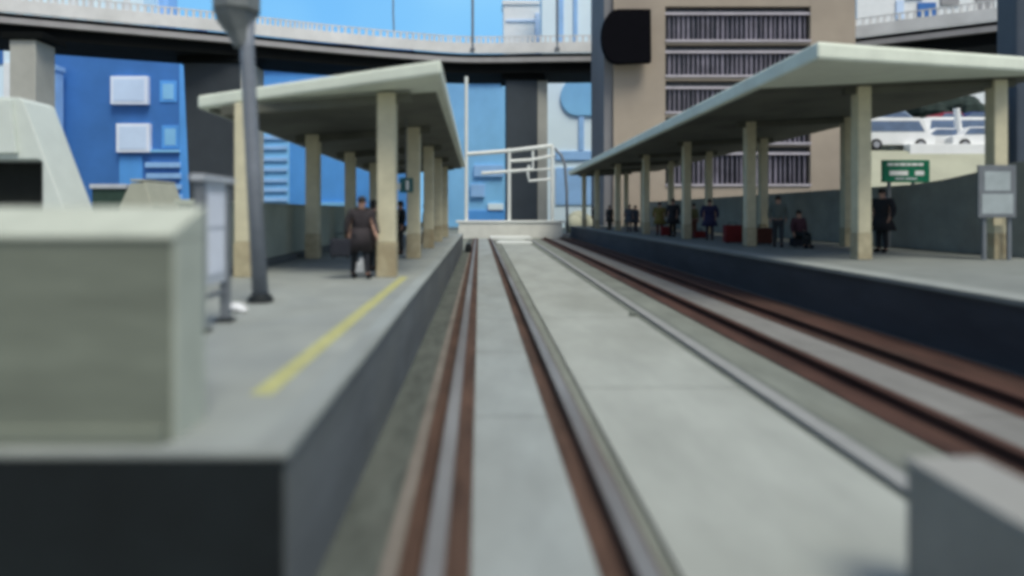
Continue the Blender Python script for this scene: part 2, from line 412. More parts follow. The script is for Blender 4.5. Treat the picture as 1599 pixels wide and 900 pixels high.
tag(o, 'small white bag on the floor behind the walking person', 'bag')

# small hanging sign under the left canopy
t = thing('hanging_sign', 'small teal sign with a white mark hanging under the left canopy', 'sign', (-2.0, 17, 3.4))
Y = 17
qbox(624, 645, 278, 301, Y, .06, .008).build('panel', 'teal', t)
qbox(634, 638.5, 282, 297, Y-.008, .006).build('white_mark', 'white', t)
qbox(620, 625, 286, 297, Y-.01, .07).build('end_tab', 'white', t)
MB().box(PX(634, Y)-.02, PX(634, Y)+.02, Y+.02, Y+.06, PZ(278, Y), 5.0).build('hanger', 'pole_dark', t)

# green sign over the rear wall, right
Y = 24.3
t = thing('green_sign', 'green sign with white writing above the right platform rear wall', 'sign', (16.3, Y, 3.6))
p = qbox(1378, 1452, 250, 285, Y, .1, .02).build('panel', 'signgreen', t)
mb = MB(); x = 1386
for w in (9, 7, 10, 6, 9, 8):
    qbox(x, x+w, 255, 259, Y-.012, .01, 0, mb); x += w+1.4
mb.build('small_lettering', 'white', p)
for a, b in ((1389, 1418), (1429, 1443)):
    qbox(a, b, 267, 274, Y-.012, .01).build('large_word', 'white', p)
mb = MB(); 
for a, b in ((1398, 1412), (1414, 1432)): qbox(a, b, 278, 280.5, Y-.012, .01, 0, mb)
mb.build('small_lettering', 'board', p)
for px in (1392, 1430):
    x = PX(px, Y)
    MB().box(x-.05, x+.05, Y+.104, Y+.2, ZP+.002, 4.3, .01).build('leg', 'board_leg', t)

# ------------------------------------------------------------------ end of the line
Y = 62
t = thing('end_wall', 'low pale wall closing the far end of the tracks', 'wall', (2.7, Y, 0))
MB().box(PX(716, Y), PX(878, Y), Y, Y+.8, 0, 1.5, .0).build('wall', 'endwall', t)
MB().box(PX(712, Y), PX(882, Y), Y-.1, Y+.9, 1.502, 1.72, .04).build('coping', 'fence_w', t)
t = thing('white_railing', 'tall white tubular railing standing on the low end wall', 'railing', (2.5, 62.4, 1.72))
YR = 62.4
def T(mb, pts, r, Y=YR): return mb.tube([(PX(a, Y), Y, PZ(b, Y)) for a, b in pts], r, 8)
zt = 344.5
for px, top in ((728, 120), (795, 232), (862, 226)):
    T(MB(), [(px, zt), (px, top)], .17).build('post', 'fence_w', t)
T(MB(), [(729, 241), (795, 236), (862, 228)], .2).build('top_rail', 'fence_w', t)
T(MB(), [(752, 271), (795, 268), (832, 265)], .16).build('middle_rail', 'fence_w', t)
T(MB(), [(796, 252), (830, 250), (866, 243)], .16).build('middle_rail', 'fence_w', t)
T(MB(), [(826, 258), (824, 270), (826, 283), (862, 280)], .13).build('loop_bar', 'fence_w', t)
T(MB(), [(832, 236), (832, 266), (862, 264)], .13).build('loop_bar', 'fence_w', t)
YL = 63.5
t = thing('bent_pole', 'thin grey pole with a bent top beside the white railing', 'pole', (PX(886, YL), YL, 0))
mb = MB(); mb.tube([(PX(886, YL), YL, 0), (PX(885, YL), YL, PZ(300, YL)), (PX(882, YL), YL, PZ(258, YL)), (PX(876, YL), YL, PZ(242, YL)), (PX(866, YL), YL, PZ(232, YL))], .14, 8)
mb.build('pole', 'pole', t, True)
MB().box(PX(884, YL)-.4, PX(884, YL)+.4, YL-.4, YL+.4, .002, .4, .04).build('foot', 'pole', t)
Y = 66
o = MB().sphere((PX(897, Y), Y, 1.2), 1.0, (1.0, .9, 1.0)).sphere((PX(905, Y), Y+.6, 1.5), 1.2, (1.1, .9, 1)).sphere((PX(915, Y), Y+.8, 1.2), 1.1, (1.2, .9, 1)).build('boulder', 'embank', None, True)
tag(o, 'pale rounded boulder mound beyond the far end of the right platform', 'boulder')

# ------------------------------------------------------------------ viaduct
ctrl = [(x, y+3.2) for x, y in [(-92, 52), (-70, 58), (-49, 66), (-33, 72), (-25.7, 75), (-19.6, 77.6), (-10, 81), (-1.9, 83), (9.5, 82.6), (20, 82), (36, 80), (54, 70), (70, 60), (86, 48)]]
def cr(p0, p1, p2, p3, u):
    return tuple(.5*((2*b)+(-a+c)*u+(2*a-5*b+4*c-d)*u*u+(-a+3*b-3*c+d)*u**3) for a, b, c, d in zip(p0, p1, p2, p3))
path = []
for i in range(len(ctrl)-1):
    p0 = ctrl[max(i-1, 0)]; p3 = ctrl[min(i+2, len(ctrl)-1)]
    for s in range(6): path.append(cr(p0, ctrl[i], ctrl[i+1], p3, s/6))
path.append(ctrl[-1])
ZD = 20.5
t = thing('viaduct', 'curved elevated viaduct with pale parapet and dark underside crossing behind the station', 'viaduct', (0, 80, 0))
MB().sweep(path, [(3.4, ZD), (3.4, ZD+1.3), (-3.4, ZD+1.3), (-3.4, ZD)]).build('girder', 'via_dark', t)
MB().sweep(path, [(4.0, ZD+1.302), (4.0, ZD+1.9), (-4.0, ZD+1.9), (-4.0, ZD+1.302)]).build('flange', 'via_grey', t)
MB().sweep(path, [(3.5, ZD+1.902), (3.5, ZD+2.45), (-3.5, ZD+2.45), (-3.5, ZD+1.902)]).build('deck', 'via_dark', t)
for q in (4.1, -3.8):
    MB().sweep(path, [(q, ZD+2.452), (q, ZD+3.75), (q-.3, ZD+3.75), (q-.3, ZD+2.452)]).build('parapet', 'via_white', t)
MB().sweep(path, [(4.02, ZD+4.5), (4.02, ZD+4.62), (3.9, ZD+4.62), (3.9, ZD+4.5)]).build('handrail', 'via_white', t)
mb = MB()
for a, b in zip(path, path[1:]):
    a = Vector(a); b = Vector(b); d = (b-a).normalized(); nn = Vector((d.y, -d.x)); L = (b-a).length; m = max(2, int(L/.62))
    if b.x < -85 or a.x > 75: continue
    for j in range(m):
        p = a+(b-a)*((j+.5)/m)+nn*3.96
        mb.box(p.x-.14, p.x+.14, p.y-.05, p.y+.05, ZD+3.752, ZD+4.498)
o = mb.build('baluster_row', 'via_white', t); o['kind'] = 'stuff'
def pier(label, x, w, y, d, dark='pier', side=True, cap=True, topw=0):
    t = thing('viaduct_pier', label, 'viaduct pier', (x, y, 0), 'piers under the viaduct')
    MB().poly([(x-w/2-topw, y, ZD-.7), (x+w/2, y, ZD-.7), (x+w/2, y, 0), (x-w/2, y, 0)], (0, d, 0), .1).build('shaft', dark, t)
    if side: MB().poly([(x+w/2+.002, y+.25, ZD-.7), (x+w/2+1.35, y+.55, ZD-.7), (x+w/2+1.35, y+.55, 0), (x+w/2+.002, y+.25, 0)], (0, d-.6, 0), .08).build('lit_side_or_pilaster', 'pier_pale', t)  # pale strip paints the light on the pier's right side
    MB().box(x-w/2-.6-topw, x+w/2+.9, y-.3, y+d+.3, ZD-.698, ZD-.01, .06).build('cap', 'via_dark', t)
    return t
pier('dark slate pier with its lit edge painted pale behind the left canopy', PX(336, 74), 5.6, 74, 4.5, topw=.9)
pier('slate pier with its lit right edge painted pale behind the white end railing', PX(815, 83.5), 4.1, 83.5, 4, 'pier_right')
pier('pale grey pier at the left end of the viaduct', PX(35, 64), 2.6, 64, 3, 'pier_pale', False)
# masts on the viaduct
for px, Y, lab, hook in ((738, 82.2, 'slim straight mast on the viaduct right of the left canopy', 0), (870, 81.8, 'slim straight mast on the viaduct beside the tan building', 0), (614, 80.7, 'thin curved mast standing on the viaduct above the left canopy', 1)):
    t = thing('viaduct_mast', lab, 'mast', (PX(px, Y), Y, ZD+2.75), 'masts along the viaduct')
    x = PX(px, Y)
    if hook: mb = MB().tube([(x+.2, Y, ZD+2.75), (x, Y, ZD+7), (x, Y, ZD+9), (x+.4, Y, ZD+10.5), (x+1.4, Y, ZD+11.5)], .1, 8)
    else: mb = MB().tube([(x, Y, ZD+2.75), (x, Y, ZD+13)], .17, 8)
    mb.build('shaft', 'pole', t)
    MB().box(x-.3, x+.3, Y-.3, Y+.3, ZD+2.755, ZD+3.1, .03).build('base', 'pole', t)

# ------------------------------------------------------------------ tan building
Y = 66
t = thing('tan_building', 'tan building with rows of dark slatted windows behind the right canopy', 'building', (PX(1140, Y), Y, 0))
xl, xr = PX(958, Y), PX(1336, Y)
# facade made of piers and bands so that the windows are real recesses
rows = [(10, 66), (70, 121), (126, 178), (183, 226), (229, 291)]
wx0, wx1 = 1039, 1266
mb = MB()
ztop = PZ(-60, Y)
mb.box(xl, PX(wx0, Y), Y, Y+8, 0, ztop)
mb.box(PX(wx1, Y), xr, Y, Y+8, 0, ztop)
ys = [-60]+[v for r in rows for v in r]+[None]
for i in range(0, len(ys), 2):
    z1 = PZ(ys[i], Y); z0 = 0 if ys[i+1] is None else PZ(ys[i+1], Y)
    mb.box(PX(wx0, Y)+.001, PX(wx1, Y)-.001, Y+.02, Y+8, z0, z1)
mb.build('wall', 'tan', t)
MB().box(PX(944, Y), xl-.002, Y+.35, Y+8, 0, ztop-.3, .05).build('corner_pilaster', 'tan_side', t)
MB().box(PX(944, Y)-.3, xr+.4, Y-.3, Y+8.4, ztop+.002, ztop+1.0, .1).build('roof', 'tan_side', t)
for a, b in rows:
    w = thing('window', '', '', (0, 0, 0)); del w['label']; del w['category']
    bpy.data.objects.remove(w)
    z1, z0 = PZ(a, Y), PZ(b, Y)
    x0, x1 = PX(wx0, Y), PX(wx1, Y)
    w = MB().box(x0, x1, Y+.55, Y+.65, z0, z1).build('window', 'win_dark', t)
    mb = MB(); n = 30
    for i in range(1, n):
        x = x0+(x1-x0)*i/n+random.uniform(-.05, .05)
        ww = random.choice((.05, .08, .11))
        mb.box(x-ww, x+ww, Y+.3, Y+.52, z0+.28, z1-.9)
    mb.build('slats', 'mullion', w)
    MB().box(x0, x1, Y+.08, Y+.3, z1-.85, z1-.58).box(x0, x1, Y-.12, Y+.3, z0+.002, z0+.24).build('white_rail', 'rail_white', w)

# black D-shaped lamp housing in front of the corner
Y = 65
t = thing('black_signal_box', 'black housing with rounded left side beside the tan building windows', 'signal box', (PX(975, Y), Y, PZ(100, Y)))
pts = [(1014, 17), (1015, 99), (965, 101)]
for i in range(1, 12):
    a = math.radians(90+ i*180/12)
    pts.append((962+24*math.cos(a), 59-42*math.sin(a)*-1 if False else 59+42*math.sin(a)))
pts.append((965, 17))
MB().poly([(PX(a, Y), Y-.6, PZ(b, Y)) for a, b in pts], (0, .9, 0), .05).build('housing', 'black', t)
MB().box(PX(990, Y), PX(1000, Y), Y+.302, Y+1.0, PZ(70, Y), PZ(50, Y)).build('bracket', 'black', t)

# ------------------------------------------------------------------ blue city behind the viaduct
def bld(label, x0, x1, y0, Y, m, depth=4, base=0):
    t = thing('blue_building', label, 'building', (PX((x0+x1)/2, Y), Y, 0), 'blue buildings behind the viaduct')
    MB().box(PX(x0, Y), PX(x1, Y), Y, Y+depth, base, PZ(y0, Y), .1).build('wall', m, t)
    MB().box(PX(x0, Y)-.2, PX(x1, Y)+.2, Y-.2, Y+depth+.2, PZ(y0, Y)+.002, PZ(y0, Y)+.8, .1).build('roof', m, t)
    return t
def win(t, x0, x1, y0, y1, Y, frame='win_frame', pane='win_pale', d=.9, b=5):
    w = qbox(x0, x1, y0, y1, Y-d, d-.003, .08).build('window', frame, t)
    qbox(x0+b, x1-b, y0+b, y1-b, Y-d-.06, .055).build('pane', pane, w)
def bar(t, x0, x1, y0, y1, Y, m='bl_bar', name='balcony', d=.5):
    qbox(x0, x1, y0, y1, Y-d, d-.003, .05).build(name, m, t)
Y = 100
t = bld('deep blue building with two white framed windows left of the dark pier', 56, 320, 55, Y, 'bl_deep')
win(t, 172, 230, 119, 163, Y); win(t, 181, 233, 193, 238, Y)
win(t, 249, 276, 126, 160, Y, 'bl_mid', 'bl_light', .15); win(t, 252, 279, 196, 232, Y, 'bl_mid', 'bl_light', .15)
for i, yy in enumerate((234, 254, 271, 288, 304)): bar(t, 224+i*2, 280+i, yy, yy+(4 if i == 0 else 8), Y, 'bl_bar' if i else 'bl_light')
bar(t, 186, 222, 244, 300, Y, 'bl_mid', 'louvre', .2)
qbox(280, 300, 80, 330, Y-.15, .14).build('corner_strip', 'bl_mid', t)
Y = 101
t = bld('bright blue building with pale balcony bars seen under the left canopy', 384, 640, 70, Y, 'bl_mid')
for yy in (212, 228, 246, 262, 279, 294, 309): bar(t, 411, 448, yy, yy+6, Y)
qbox(404, 452, 200, 318, Y-.2, .19).build('balcony_panel', 'bl_light', t)
bar(t, 480, 560, 316, 322, Y, 'bl_light', 'ledge')
bar(t, 396, 560, 100, 108, Y, 'bl_light', 'ledge')
Y = 108
t = bld('light blue building between the left canopy and the slate pier', 690, 792, 92, Y, 'bl_light')
bar(t, 740, 786, 258, 276, Y); bar(t, 762, 786, 318, 328, Y, 'bl_pale'); bar(t, 735, 757, 288, 308, Y); bar(t, 730, 788, 329, 345, Y, 'bl_mid', 'plinth', .3)
bar(t, 733, 786, 122, 128, Y, 'bl_pale', 'ledge')
Y = 104
t = bld('ice blue building right of the slate pier', 846, 962, -40, Y, 'bl_pale')
pts = [(940, 122), (940, 181), (900, 181)]+[(900+25*math.cos(math.radians(a)), 152+29*math.sin(math.radians(a))) for a in range(105, 260, 15)]+[(893, 122)]
MB().poly([(PX(a, Y), Y-.4, PZ(b, Y)) for a, b in pts], (0, .39, 0), .03).build('blue_panel', 'bl_light', t)
bar(t, 904, 912, 182, 235, Y, 'bl_bar', 'column', .3); bar(t, 935, 948, 120, 250, Y, 'bl_light', 'column', .2)
bar(t, 868, 950, 236, 250, Y, 'bl_bar', 'ledge', .3); bar(t, 868, 950, 262, 320, Y, 'bl_bar', 'louvre', .2)
bar(t, 872, 880, -20, 72, Y, 'bl_bar', 'column', .3); bar(t, 896, 902, -20, 72, Y, 'bl_bar', 'column', .3); bar(t, 925, 934, -20, 72, Y, 'bl_light', 'column', .3)
Y = 112
t = bld('white rounded tower rising above the viaduct', 786, 864, 8, Y, 'white')
bar(t, 836, 842, 20, 90, Y, 'win_pale', 'column', .3); bar(t, 790, 850, 30, 34, Y, 'win_pale', 'ledge', .2)
Y = 106
t = bld('pale building with a white strip at the far left edge', -60, 54, 62, Y, 'bl_pale')
bar(t, 5, 16, 98, 160, Y, 'white', 'white_strip'); bar(t, -30, 4, 72, 100, Y, 'bl_deep', 'dark_window', .2)
Y = 97
t = bld('narrow pale blue tower beside the deep blue building', 67, 86, 110, Y, 'bl_bar', 2)
bar(t, 70, 83, 116, 200, Y, 'win_pale', 'pane', .2)
Y = 118
t = bld('whitish long building above the left end of the viaduct', -80, 224, -80, Y, 'bl_pale')
for i in range(10): bar(t, -60+i*28, -50+i*28, -40, 60, Y, 'white', 'lit_side_or_pilaster', .4)
Y = 125
t = bld('pale azure block above the viaduct', 232, 262, -60, Y, 'bl_bar')
bar(t, 238, 246, -60, 60, Y, 'bl_pale', 'lit_side_or_pilaster', .4)
Y = 110
t = bld('white building above the right end of the canopy', 1338, 1700, -120, Y, 'white')
for i in range(4): bar(t, 1360+i*55, 1388+i*55, -60, -12+i*10, Y, 'via_grey', 'window', .3)
bar(t, 1434, 1462, 4, 26, Y, 'bl_deep', 'window', .3); bar(t, 1400, 1412, 0, 30, Y, 'win_pale', 'window', .3)

# ------------------------------------------------------------------ left background
Y = 14
t = thing('white_kiosk', 'white building with sloping side and dark opening behind the left wall', 'building', (PX(30, Y), Y, 0))
out = [(-130, 152), (-20, 151), (28, 152), (36, 157), (170, 511), (66, 511), (66, 254), (60, 249), (-60, 249), (-60, 511), (-130, 511)]
MB().poly([(PX(a, Y), Y, PZ(b, Y)) for a, b in out], (0, 1.05, 0), .03).build('shell', 'whitebld', t)
MB().box(PX(-59, Y), PX(65, Y), Y+.5, Y+.6, .002, PZ(251, Y)).build('opening', 'dark_hole', t)
MB().poly([(PX(a, Y), Y-.10, PZ(b, Y)) for a, b in [(-130, 158), (20, 157), (30, 240), (-130, 242)]], (0, .098, 0), .02).build('fascia', 'whitebld', t)
MB().box(PX(52, Y), PX(65, Y), Y+.3, Y+.49, .002, PZ(254, Y)).build('jamb', 'backwall', t)
Y = 20
t = thing('green_container', 'dark green open container behind the left wall', 'container', (PX(170, Y), Y, 0))
MB().poly([(PX(a, Y), Y, PZ(b, Y)) for a, b in [(143, 295), (196, 295), (188, 457), (148, 457)]], (0, 1.4, 0), .03).build('body', 'darkgreen', t)
MB().box(PX(141, Y), PX(198, Y), Y-.06, Y+1.5, PZ(295, Y)+.002, PZ(288, Y), .02).build('rim', 'board', t)
Y = 19.5
t = thing('beige_hut', 'beige hut with sloping left side behind the left wall', 'hut', (PX(215, Y), Y, 0))
MB().poly([(PX(a, Y), Y, PZ(b, Y)) for a, b in [(203, 286), (226, 284), (238, 322), (238, 460), (186, 460), (186, 322)]], (0, 2, 0), .04).build('body', 'beige', t)
MB().box(PX(204, Y), PX(225, Y), Y-.03, Y+2.03, PZ(284, Y)+.01, PZ(280, Y), .02).build('roof', 'beige', t)

# ------------------------------------------------------------------ embankment and cars, right
Y = 40
ZE = PZ(238, 38)
bm = bmesh.new()
def hill(plan_low, plan_top, z):
    lo = [bm.verts.new((x, y, 0)) for x, y in plan_low]; hi = [bm.verts.new((x, y, z)) for x, y in plan_top]
    n = len(lo); bm.faces.new(hi); bm.faces.new(lo[::-1])
    for i in range(n): bm.faces.new((lo[i], lo[(i+1) % n], hi[(i+1) % n], hi[i]))
hill([(17.5, 31), (70, 31), (70, 52), (30, 52)], [(22.4, 37), (68, 37), (68, 52), (30.8, 52)], ZE)
bmesh.ops.recalc_face_normals(bm, faces=bm.faces[:])
mb = MB(); mb._merge(bm); struct(mb.build('embankment', 'embank'))
bm = bmesh.new()
hill([(24.9, 41), (66, 41), (66, 51.5), (31, 51.5)], [(25, 41.2), (66, 41.2), (66, 51.5), (31, 51.5)], ZE+1.7)
for v in bm.verts:
    if v.co.z == 0: v.co.z = ZE+.004
bmesh.ops.recalc_face_normals(bm, faces=bm.faces[:])
mb = MB(); mb._merge(bm); struct(mb.build('terrace', 'hedge'))
def car(label, px, Y, body, flip=1, L=4.3, van=False, rot=0, dz=0):
    t = thing('parked_car', label, 'car', (PX(px, Y), Y, ZE+.06), 'cars parked on the embankment')
    cx, cy, z0 = PX(px, Y), Y, ZE+.06+dz
    t.location.z = z0
    if van: prof = [(-.5, .3), (-.5, .75), (-.47, 1.75), (-.42, 1.9), (.3, 1.9), (.36, 1.8), (.43, 1.0), (.5, .85), (.5, .3)]
    else: prof = [(-.5, .3), (-.5, .78), (-.46, .88), (-.34, .9), (-.22, 1.36), (.1, 1.38), (.25, .93), (.46, .82), (.5, .6), (.5, .3)]
    MB().poly([(cx+a*L*flip, cy-.85, z0+b) for a, b in prof], (0, 1.7, 0), .06).build('body', body, t)
    wp = [(-.41, 1.1), (-.39, 1.7), (.28, 1.7), (.36, 1.1)] if van else [(-.3, .93), (-.205, 1.29), (.085, 1.3), (.2, .95)]
    MB().poly([(cx+a*L*flip, cy-.875, z0+b) for a, b in wp], (0, .02, 0)).build('side_window', 'glass_blue', t)
    for s in (-.3, .3):
        w = MB().tube([(cx+s*L, cy-.9, z0+.33), (cx+s*L, cy-.66, z0+.33)], .33, 16).build('wheel', 'tyre', t)
        MB().tube([(cx+s*L, cy-.92, z0+.33), (cx+s*L, cy-.902, z0+.33)], .19, 12).build('rim', 'rim', w)
    MB().box(cx+flip*L*.5-.03, cx+flip*L*.5+.05, cy-.7, cy-.4, z0+.6, z0+.75, .01).build('headlight', 'paper', t)
    return t
car('white van with dark side window nearest the tan post', 1388, 38.2, 'white', 1, 4.3, True)
car('white car with blue windows left of the white pillar', 1456, 38.8, 'white', -1, 4.1)
car('white car right of the white pillar', 1516, 38.2, 'white', 1, 3.4)
car('white van standing behind the two white cars', 1490, 40.3, 'white', 1, 5.2, True, dz=.35)
car('red car in the row behind the white cars', 1478, 43.4, flatcol('red paint', (.30, .02, .04), .4), 1, 3.6, dz=1.66)
car('dark blue car at the right of the row behind', 1510, 43.2, flatcol('navy paint', (.03, .05, .16), .4), -1, 3.8, dz=1.66)
car('light blue grey car at the left of the row behind', 1392, 43, flatcol('grey paint', (.30, .38, .48), .4), 1, 3.8, dz=1.66)
Y = 38.6
t = thing('white_pillar', 'white pillar standing between the white cars on the embankment', 'pillar', (PX(1484, Y), Y, ZE))
MB().tube([(PX(1488, Y), Y-.6, ZE+.05), (PX(1482, Y), Y-.6, PZ(172, Y))], [.2, .17], 10).build('shaft', 'white', t)
MB().box(PX(1478, Y), PX(1498, Y), Y-1.1, Y-.2, ZE+.0, ZE+.3, .04).build('base', 'white', t)
Y = 37.2
o = MB().box(PX(1414, Y), PX(1545, Y), Y-.4, Y+.2, PZ(246, Y), PZ(226, Y), .03).build('barrier', 'white')
tag(o, 'low white barrier along the embankment edge below the cars', 'barrier')
Y = 49
mb = MB()
for i in range(70):
    x = 31+i*.42
    mb.sphere((x, Y+random.uniform(-.7, .7), ZE+1.7+random.uniform(.5, 3.0)), random.uniform(.7, 1.2), (1, 1, random.uniform(.7, 1.1)), 8)
t = thing('hedge', 'dark tall hedge behind the cars on the embankment', 'hedge', (40, Y, ZE+1.7))
mb.build('foliage', 'hedge', t)
mb = MB()
for i in range(9): mb.tube([(32+i*3.2, Y, ZE+1.7), (32+i*3.2, Y, ZE+2.5)], .12, 6)
mb.build('stem', 'post_base', t)

# ------------------------------------------------------------------ people
def skin_mesh(verts, edges, radii, root=0, sub=1):
    me = bpy.data.meshes.new('sk'); me.from_pydata(verts, edges, [])
    o = bpy.data.objects.new('sk', me); COL.objects.link(o)
    md = o.modifiers.new('skin', 'SKIN'); md.use_smooth_shade = True
    if not me.skin_vertices:
        bm = bmesh.new(); bm.from_mesh(me); bm.verts.layers.skin.verify(); bm.to_mesh(me); bm.free()
    for i, r in enumerate(radii):
        d = me.skin_vertices[0].data[i]; d.radius = (r, r) if not isinstance(r, tuple) else r; d.use_root = (i == root)
    s = o.modifiers.new('sub', 'SUBSURF'); s.levels = sub; s.render_levels = sub
    dg = bpy.context.evaluated_depsgraph_get(); dg.update()
    res = bpy.data.meshes.new_from_object(o.evaluated_get(dg))
    bpy.data.objects.remove(o); bpy.data.meshes.remove(me)
    return res

def person(label, px, py, Y, rot, h=1.72, top=(.05, .05, .06), legs=(.02, .02, .025), hair=(.03, .02, .015), stride=.0, lean=0., coat=False, arm=(0, 0), X=None, seat=False, bulk=None):
    bulk = bulk or (1.3 if coat else 1.1)
    x = PX(px, Y) if X is None else X
    t = thing('person', label, 'person', (x, Y, ZP+.004), 'people on the platforms')
    t.rotation_euler.z = rot
    k = h*(1.07 if x > 0 else 1.0)/1.75
    V = lambda a, b, c: Vector((a*k, b*k, c*k))
    ln = lean
    hipz = .5 if seat else .92
    def up(z): return V(0, -ln*(z-.92), z-.92+hipz)
    # facing -Y
    pel, sp, ch, nk = up(.95), up(1.12), up(1.33), up(1.50)
    hd0, hd1 = up(1.56)+V(0, -.02, 0), up(1.67)+V(0, -.03, 0)
    def leg(s, f):
        if seat:
            return [V(s*.1, 0, hipz-.03), V(s*.11, -.42, hipz), V(s*.11, -.42, .09), V(s*.11, -.6, .04)]
        return [V(s*.095, 0, .86), V(s*.1, -f*.5-.03, .49), V(s*.1, -f, .10), V(s*.11, -f-.15, .04)]
    lL, lR = leg(1, stride), leg(-1, -stride)
    def armp(s, sw):
        sh = up(1.44)+V(s*.19, 0, 0)
        return [sh, sh+V(s*.06, -sw*.12+.01, -.28), sh+V(s*.05, -sw*.36-.05, -.50)]
    aL, aR = armp(1, arm[0]), armp(-1, arm[1])
    vs = [pel, sp, ch, nk, hd0, hd1]; es = [(0, 1), (1, 2), (2, 3), (3, 4), (4, 5)]; rs = [.125, .115, .14, .055, .085, .075]
    for l in (lL, lR):
        n = len(vs); vs += l; es += [(0, n), (n, n+1), (n+1, n+2), (n+2, n+3)]; rs += [.085, .058, .042, .035]
    for a in (aL, aR):
        n = len(vs); palm = a[2]+(a[2]-a[1]).normalized()*.07*k
        vs += a+[palm]; es += [(2, n), (n, n+1), (n+1, n+2), (n+2, n+3)]; rs += [.055, .042, .03, .033]
    body = skin_mesh([tuple(v) for v in vs], es, [r*k for r in rs])
    mb = MB(); mb.bm.from_mesh(body); bpy.data.meshes.remove(body)
    for s, a in ((1, aL), (-1, aR)):           # fingers, thumb
        d = (a[2]-a[1]).normalized(); p0 = a[2]+d*.085*k; side = Vector((0, 1, 0))
        for j, ll in enumerate((.065, .078, .072, .055)):
            q = p0+side*((j-1.5)*.018*k)
            e = q+d*ll*.55*k; f = e+(d*.8-Vector((s*.5, 0, 0))).normalized()*ll*.5*k
            mb.tube([q-d*.02*k, e, f], [.009*k, .0085*k, .006*k], 6)
        q = a[2]+d*.03*k-side*.03*k
        mb.tube([q, q+(d-side*.8).normalized()*.035*k, q+(d-side*.3).normalized()*.07*k], [.011*k, .010*k, .007*k], 6)
    fwd = hd0.lerp(hd1, .5)
    mb.tube([fwd+V(0, -.085, .01), fwd+V(0, -.115, -.02)], [.012*k, .018*k], 6)
    for s in (1, -1): mb.sphere(fwd+V(s*.088, 0, 0), .022*k, (.5, 1, 1.4), 8)
    def fin(mb, name, m, smooth=True):
        me = bpy.data.meshes.new(name); mb.bm.to_mesh(me); mb.bm.free(); me.materials.append(m)
        for f in me.polygons: f.use_smooth = smooth
        o = bpy.data.objects.new(name, me); COL.objects.link(o); o.parent = t; return o
    fin(mb, 'body', M['skin'])
    mb = MB()
    for s in (1, -1): mb.sphere(fwd+V(s*.033, -.088, .02), .012*k, (1.2, .6, .8), 8)
    fin(mb, 'eyes', M['black'])
    mb = MB(); mb.sphere(hd1+V(0, .022, .015), .105*k, (.95, 1.0, .85), 14).sphere(fwd+V(0, .05, .0), .085*k, (1, .8, 1.1), 12)
    fin(mb, 'hair', flatcol('hair%02d' % int(hair[0]*100), hair))
    # jacket
    hem = up(.62 if coat else .86)
    vs = [up(.9), sp, ch, up(1.46)]; es = [(0, 1), (1, 2), (2, 3)]; rs = [(.165, .15), .155, .175, .09]
    for a in (aL, aR):
        n = len(vs); vs += [a[0], a[1], a[2]-(a[2]-a[1])*.08]; es += [(2, n), (n, n+1), (n+1, n+2)]; rs += [.083, .066, .05]
    rs = [tuple(q*k for q in r) if isinstance(r, tuple) else r*k for r in rs]
    me = skin_mesh([tuple(v) for v in vs], es, rs)
    mb = MB(); mb.bm.from_mesh(me); bpy.data.meshes.remove(me)
    if coat:
        mb.tube([up(1.1), up(.9), hem+V(0, .02, 0), hem+V(0, .02, -.02)], [.16*k, .2*k, .27*k, .24*k], 16)
    for v in mb.bm.verts: v.co.x *= bulk
    fin(mb, 'jacket', flatcol('cloth %d %d %d' % tuple(int(c*100) for c in top), top))
    vs = [up(.93)]; es = []; rs = [.15]
    for l in (lL, lR):
        n = len(vs); vs += [l[0], l[1], l[2]+V(0, 0, -.01)]; es += [(0, n), (n, n+1), (n+1, n+2)]; rs += [.105, .078, .062]
    me = skin_mesh([tuple(v) for v in vs], es, [r*k for r in rs])
    mb = MB(); mb.bm.from_mesh(me); bpy.data.meshes.remove(me)
    fin(mb, 'trousers', flatcol('cloth %d %d %d' % tuple(int(c*100) for c in legs), legs))
    for l in (lL, lR):
        mb = MB(); mb.sphere((l[2]+l[3])/2+V(0, -.01, -.01), .075*k, (.7, 1.75, .72), 10); fin(mb, 'shoe', M['black'])
    return t

def bag(label, x, Y, w, d, h, m, name='suitcase', z=ZP+.004):
    t = thing(name, label, 'bag', (x, Y, z), 'bags on the platforms')
    MB().box(x-w/2, x+w/2, Y-d/2, Y+d/2, z+.04, z+h, .05).build('body', m, t)
    MB().tube([(x-w*.25, Y, z+h-.01), (x-w*.22, Y, z+h+.1), (x+w*.22, Y, z+h+.1), (x+w*.25, Y, z+h-.01)], .015, 6).build('handle', 'black', t)
    for s in (-1, 1): MB().tube([(x+s*w*.35-.02, Y-d*.3, z+.04), (x+s*w*.35+.02, Y-d*.3, z+.04)], .04, 8).build('wheel', 'tyre', t)
    return t

# left platform
person('person in brown jacket and black trousers striding along the left platform', 562, 0, 13.1, math.radians(35), 1.66, (.032, .027, .03), (.015, .017, .022), (.03, .025, .02), .15, .12, True, (.5, -.4), bulk=1.2)
bag('dark shoulder bag carried at the side of the striding person', PX(533, 13.0), 13.0, .42, .26, .40, flatcol('bag black', (.02, .022, .03)), 'shoulder_bag', ZP+.42)
person('person in dark brown coat half hidden behind the nearest left platform post', 583, 0, 14.6, math.radians(160), 1.62, (.05, .035, .03), (.02, .02, .02), (.02, .02, .02), .05, 0, True)
person('person in black standing behind the nearest left platform post, to its right', 626, 0, 20.5, math.radians(-60), 1.7, (.02, .022, .02), (.03, .03, .03), (.02, .02, .02))
person('distant person in dark clothes under the left canopy', 664, 0, 27.5, math.radians(-80), 1.7, (.025, .022, .02), (.02, .02, .02), (.02, .02, .02))
bag('dark case beside the distant person under the left canopy', PX(668, 27), 27, .5, .3, .55, flatcol('bag black', (.02, .022, .03)))
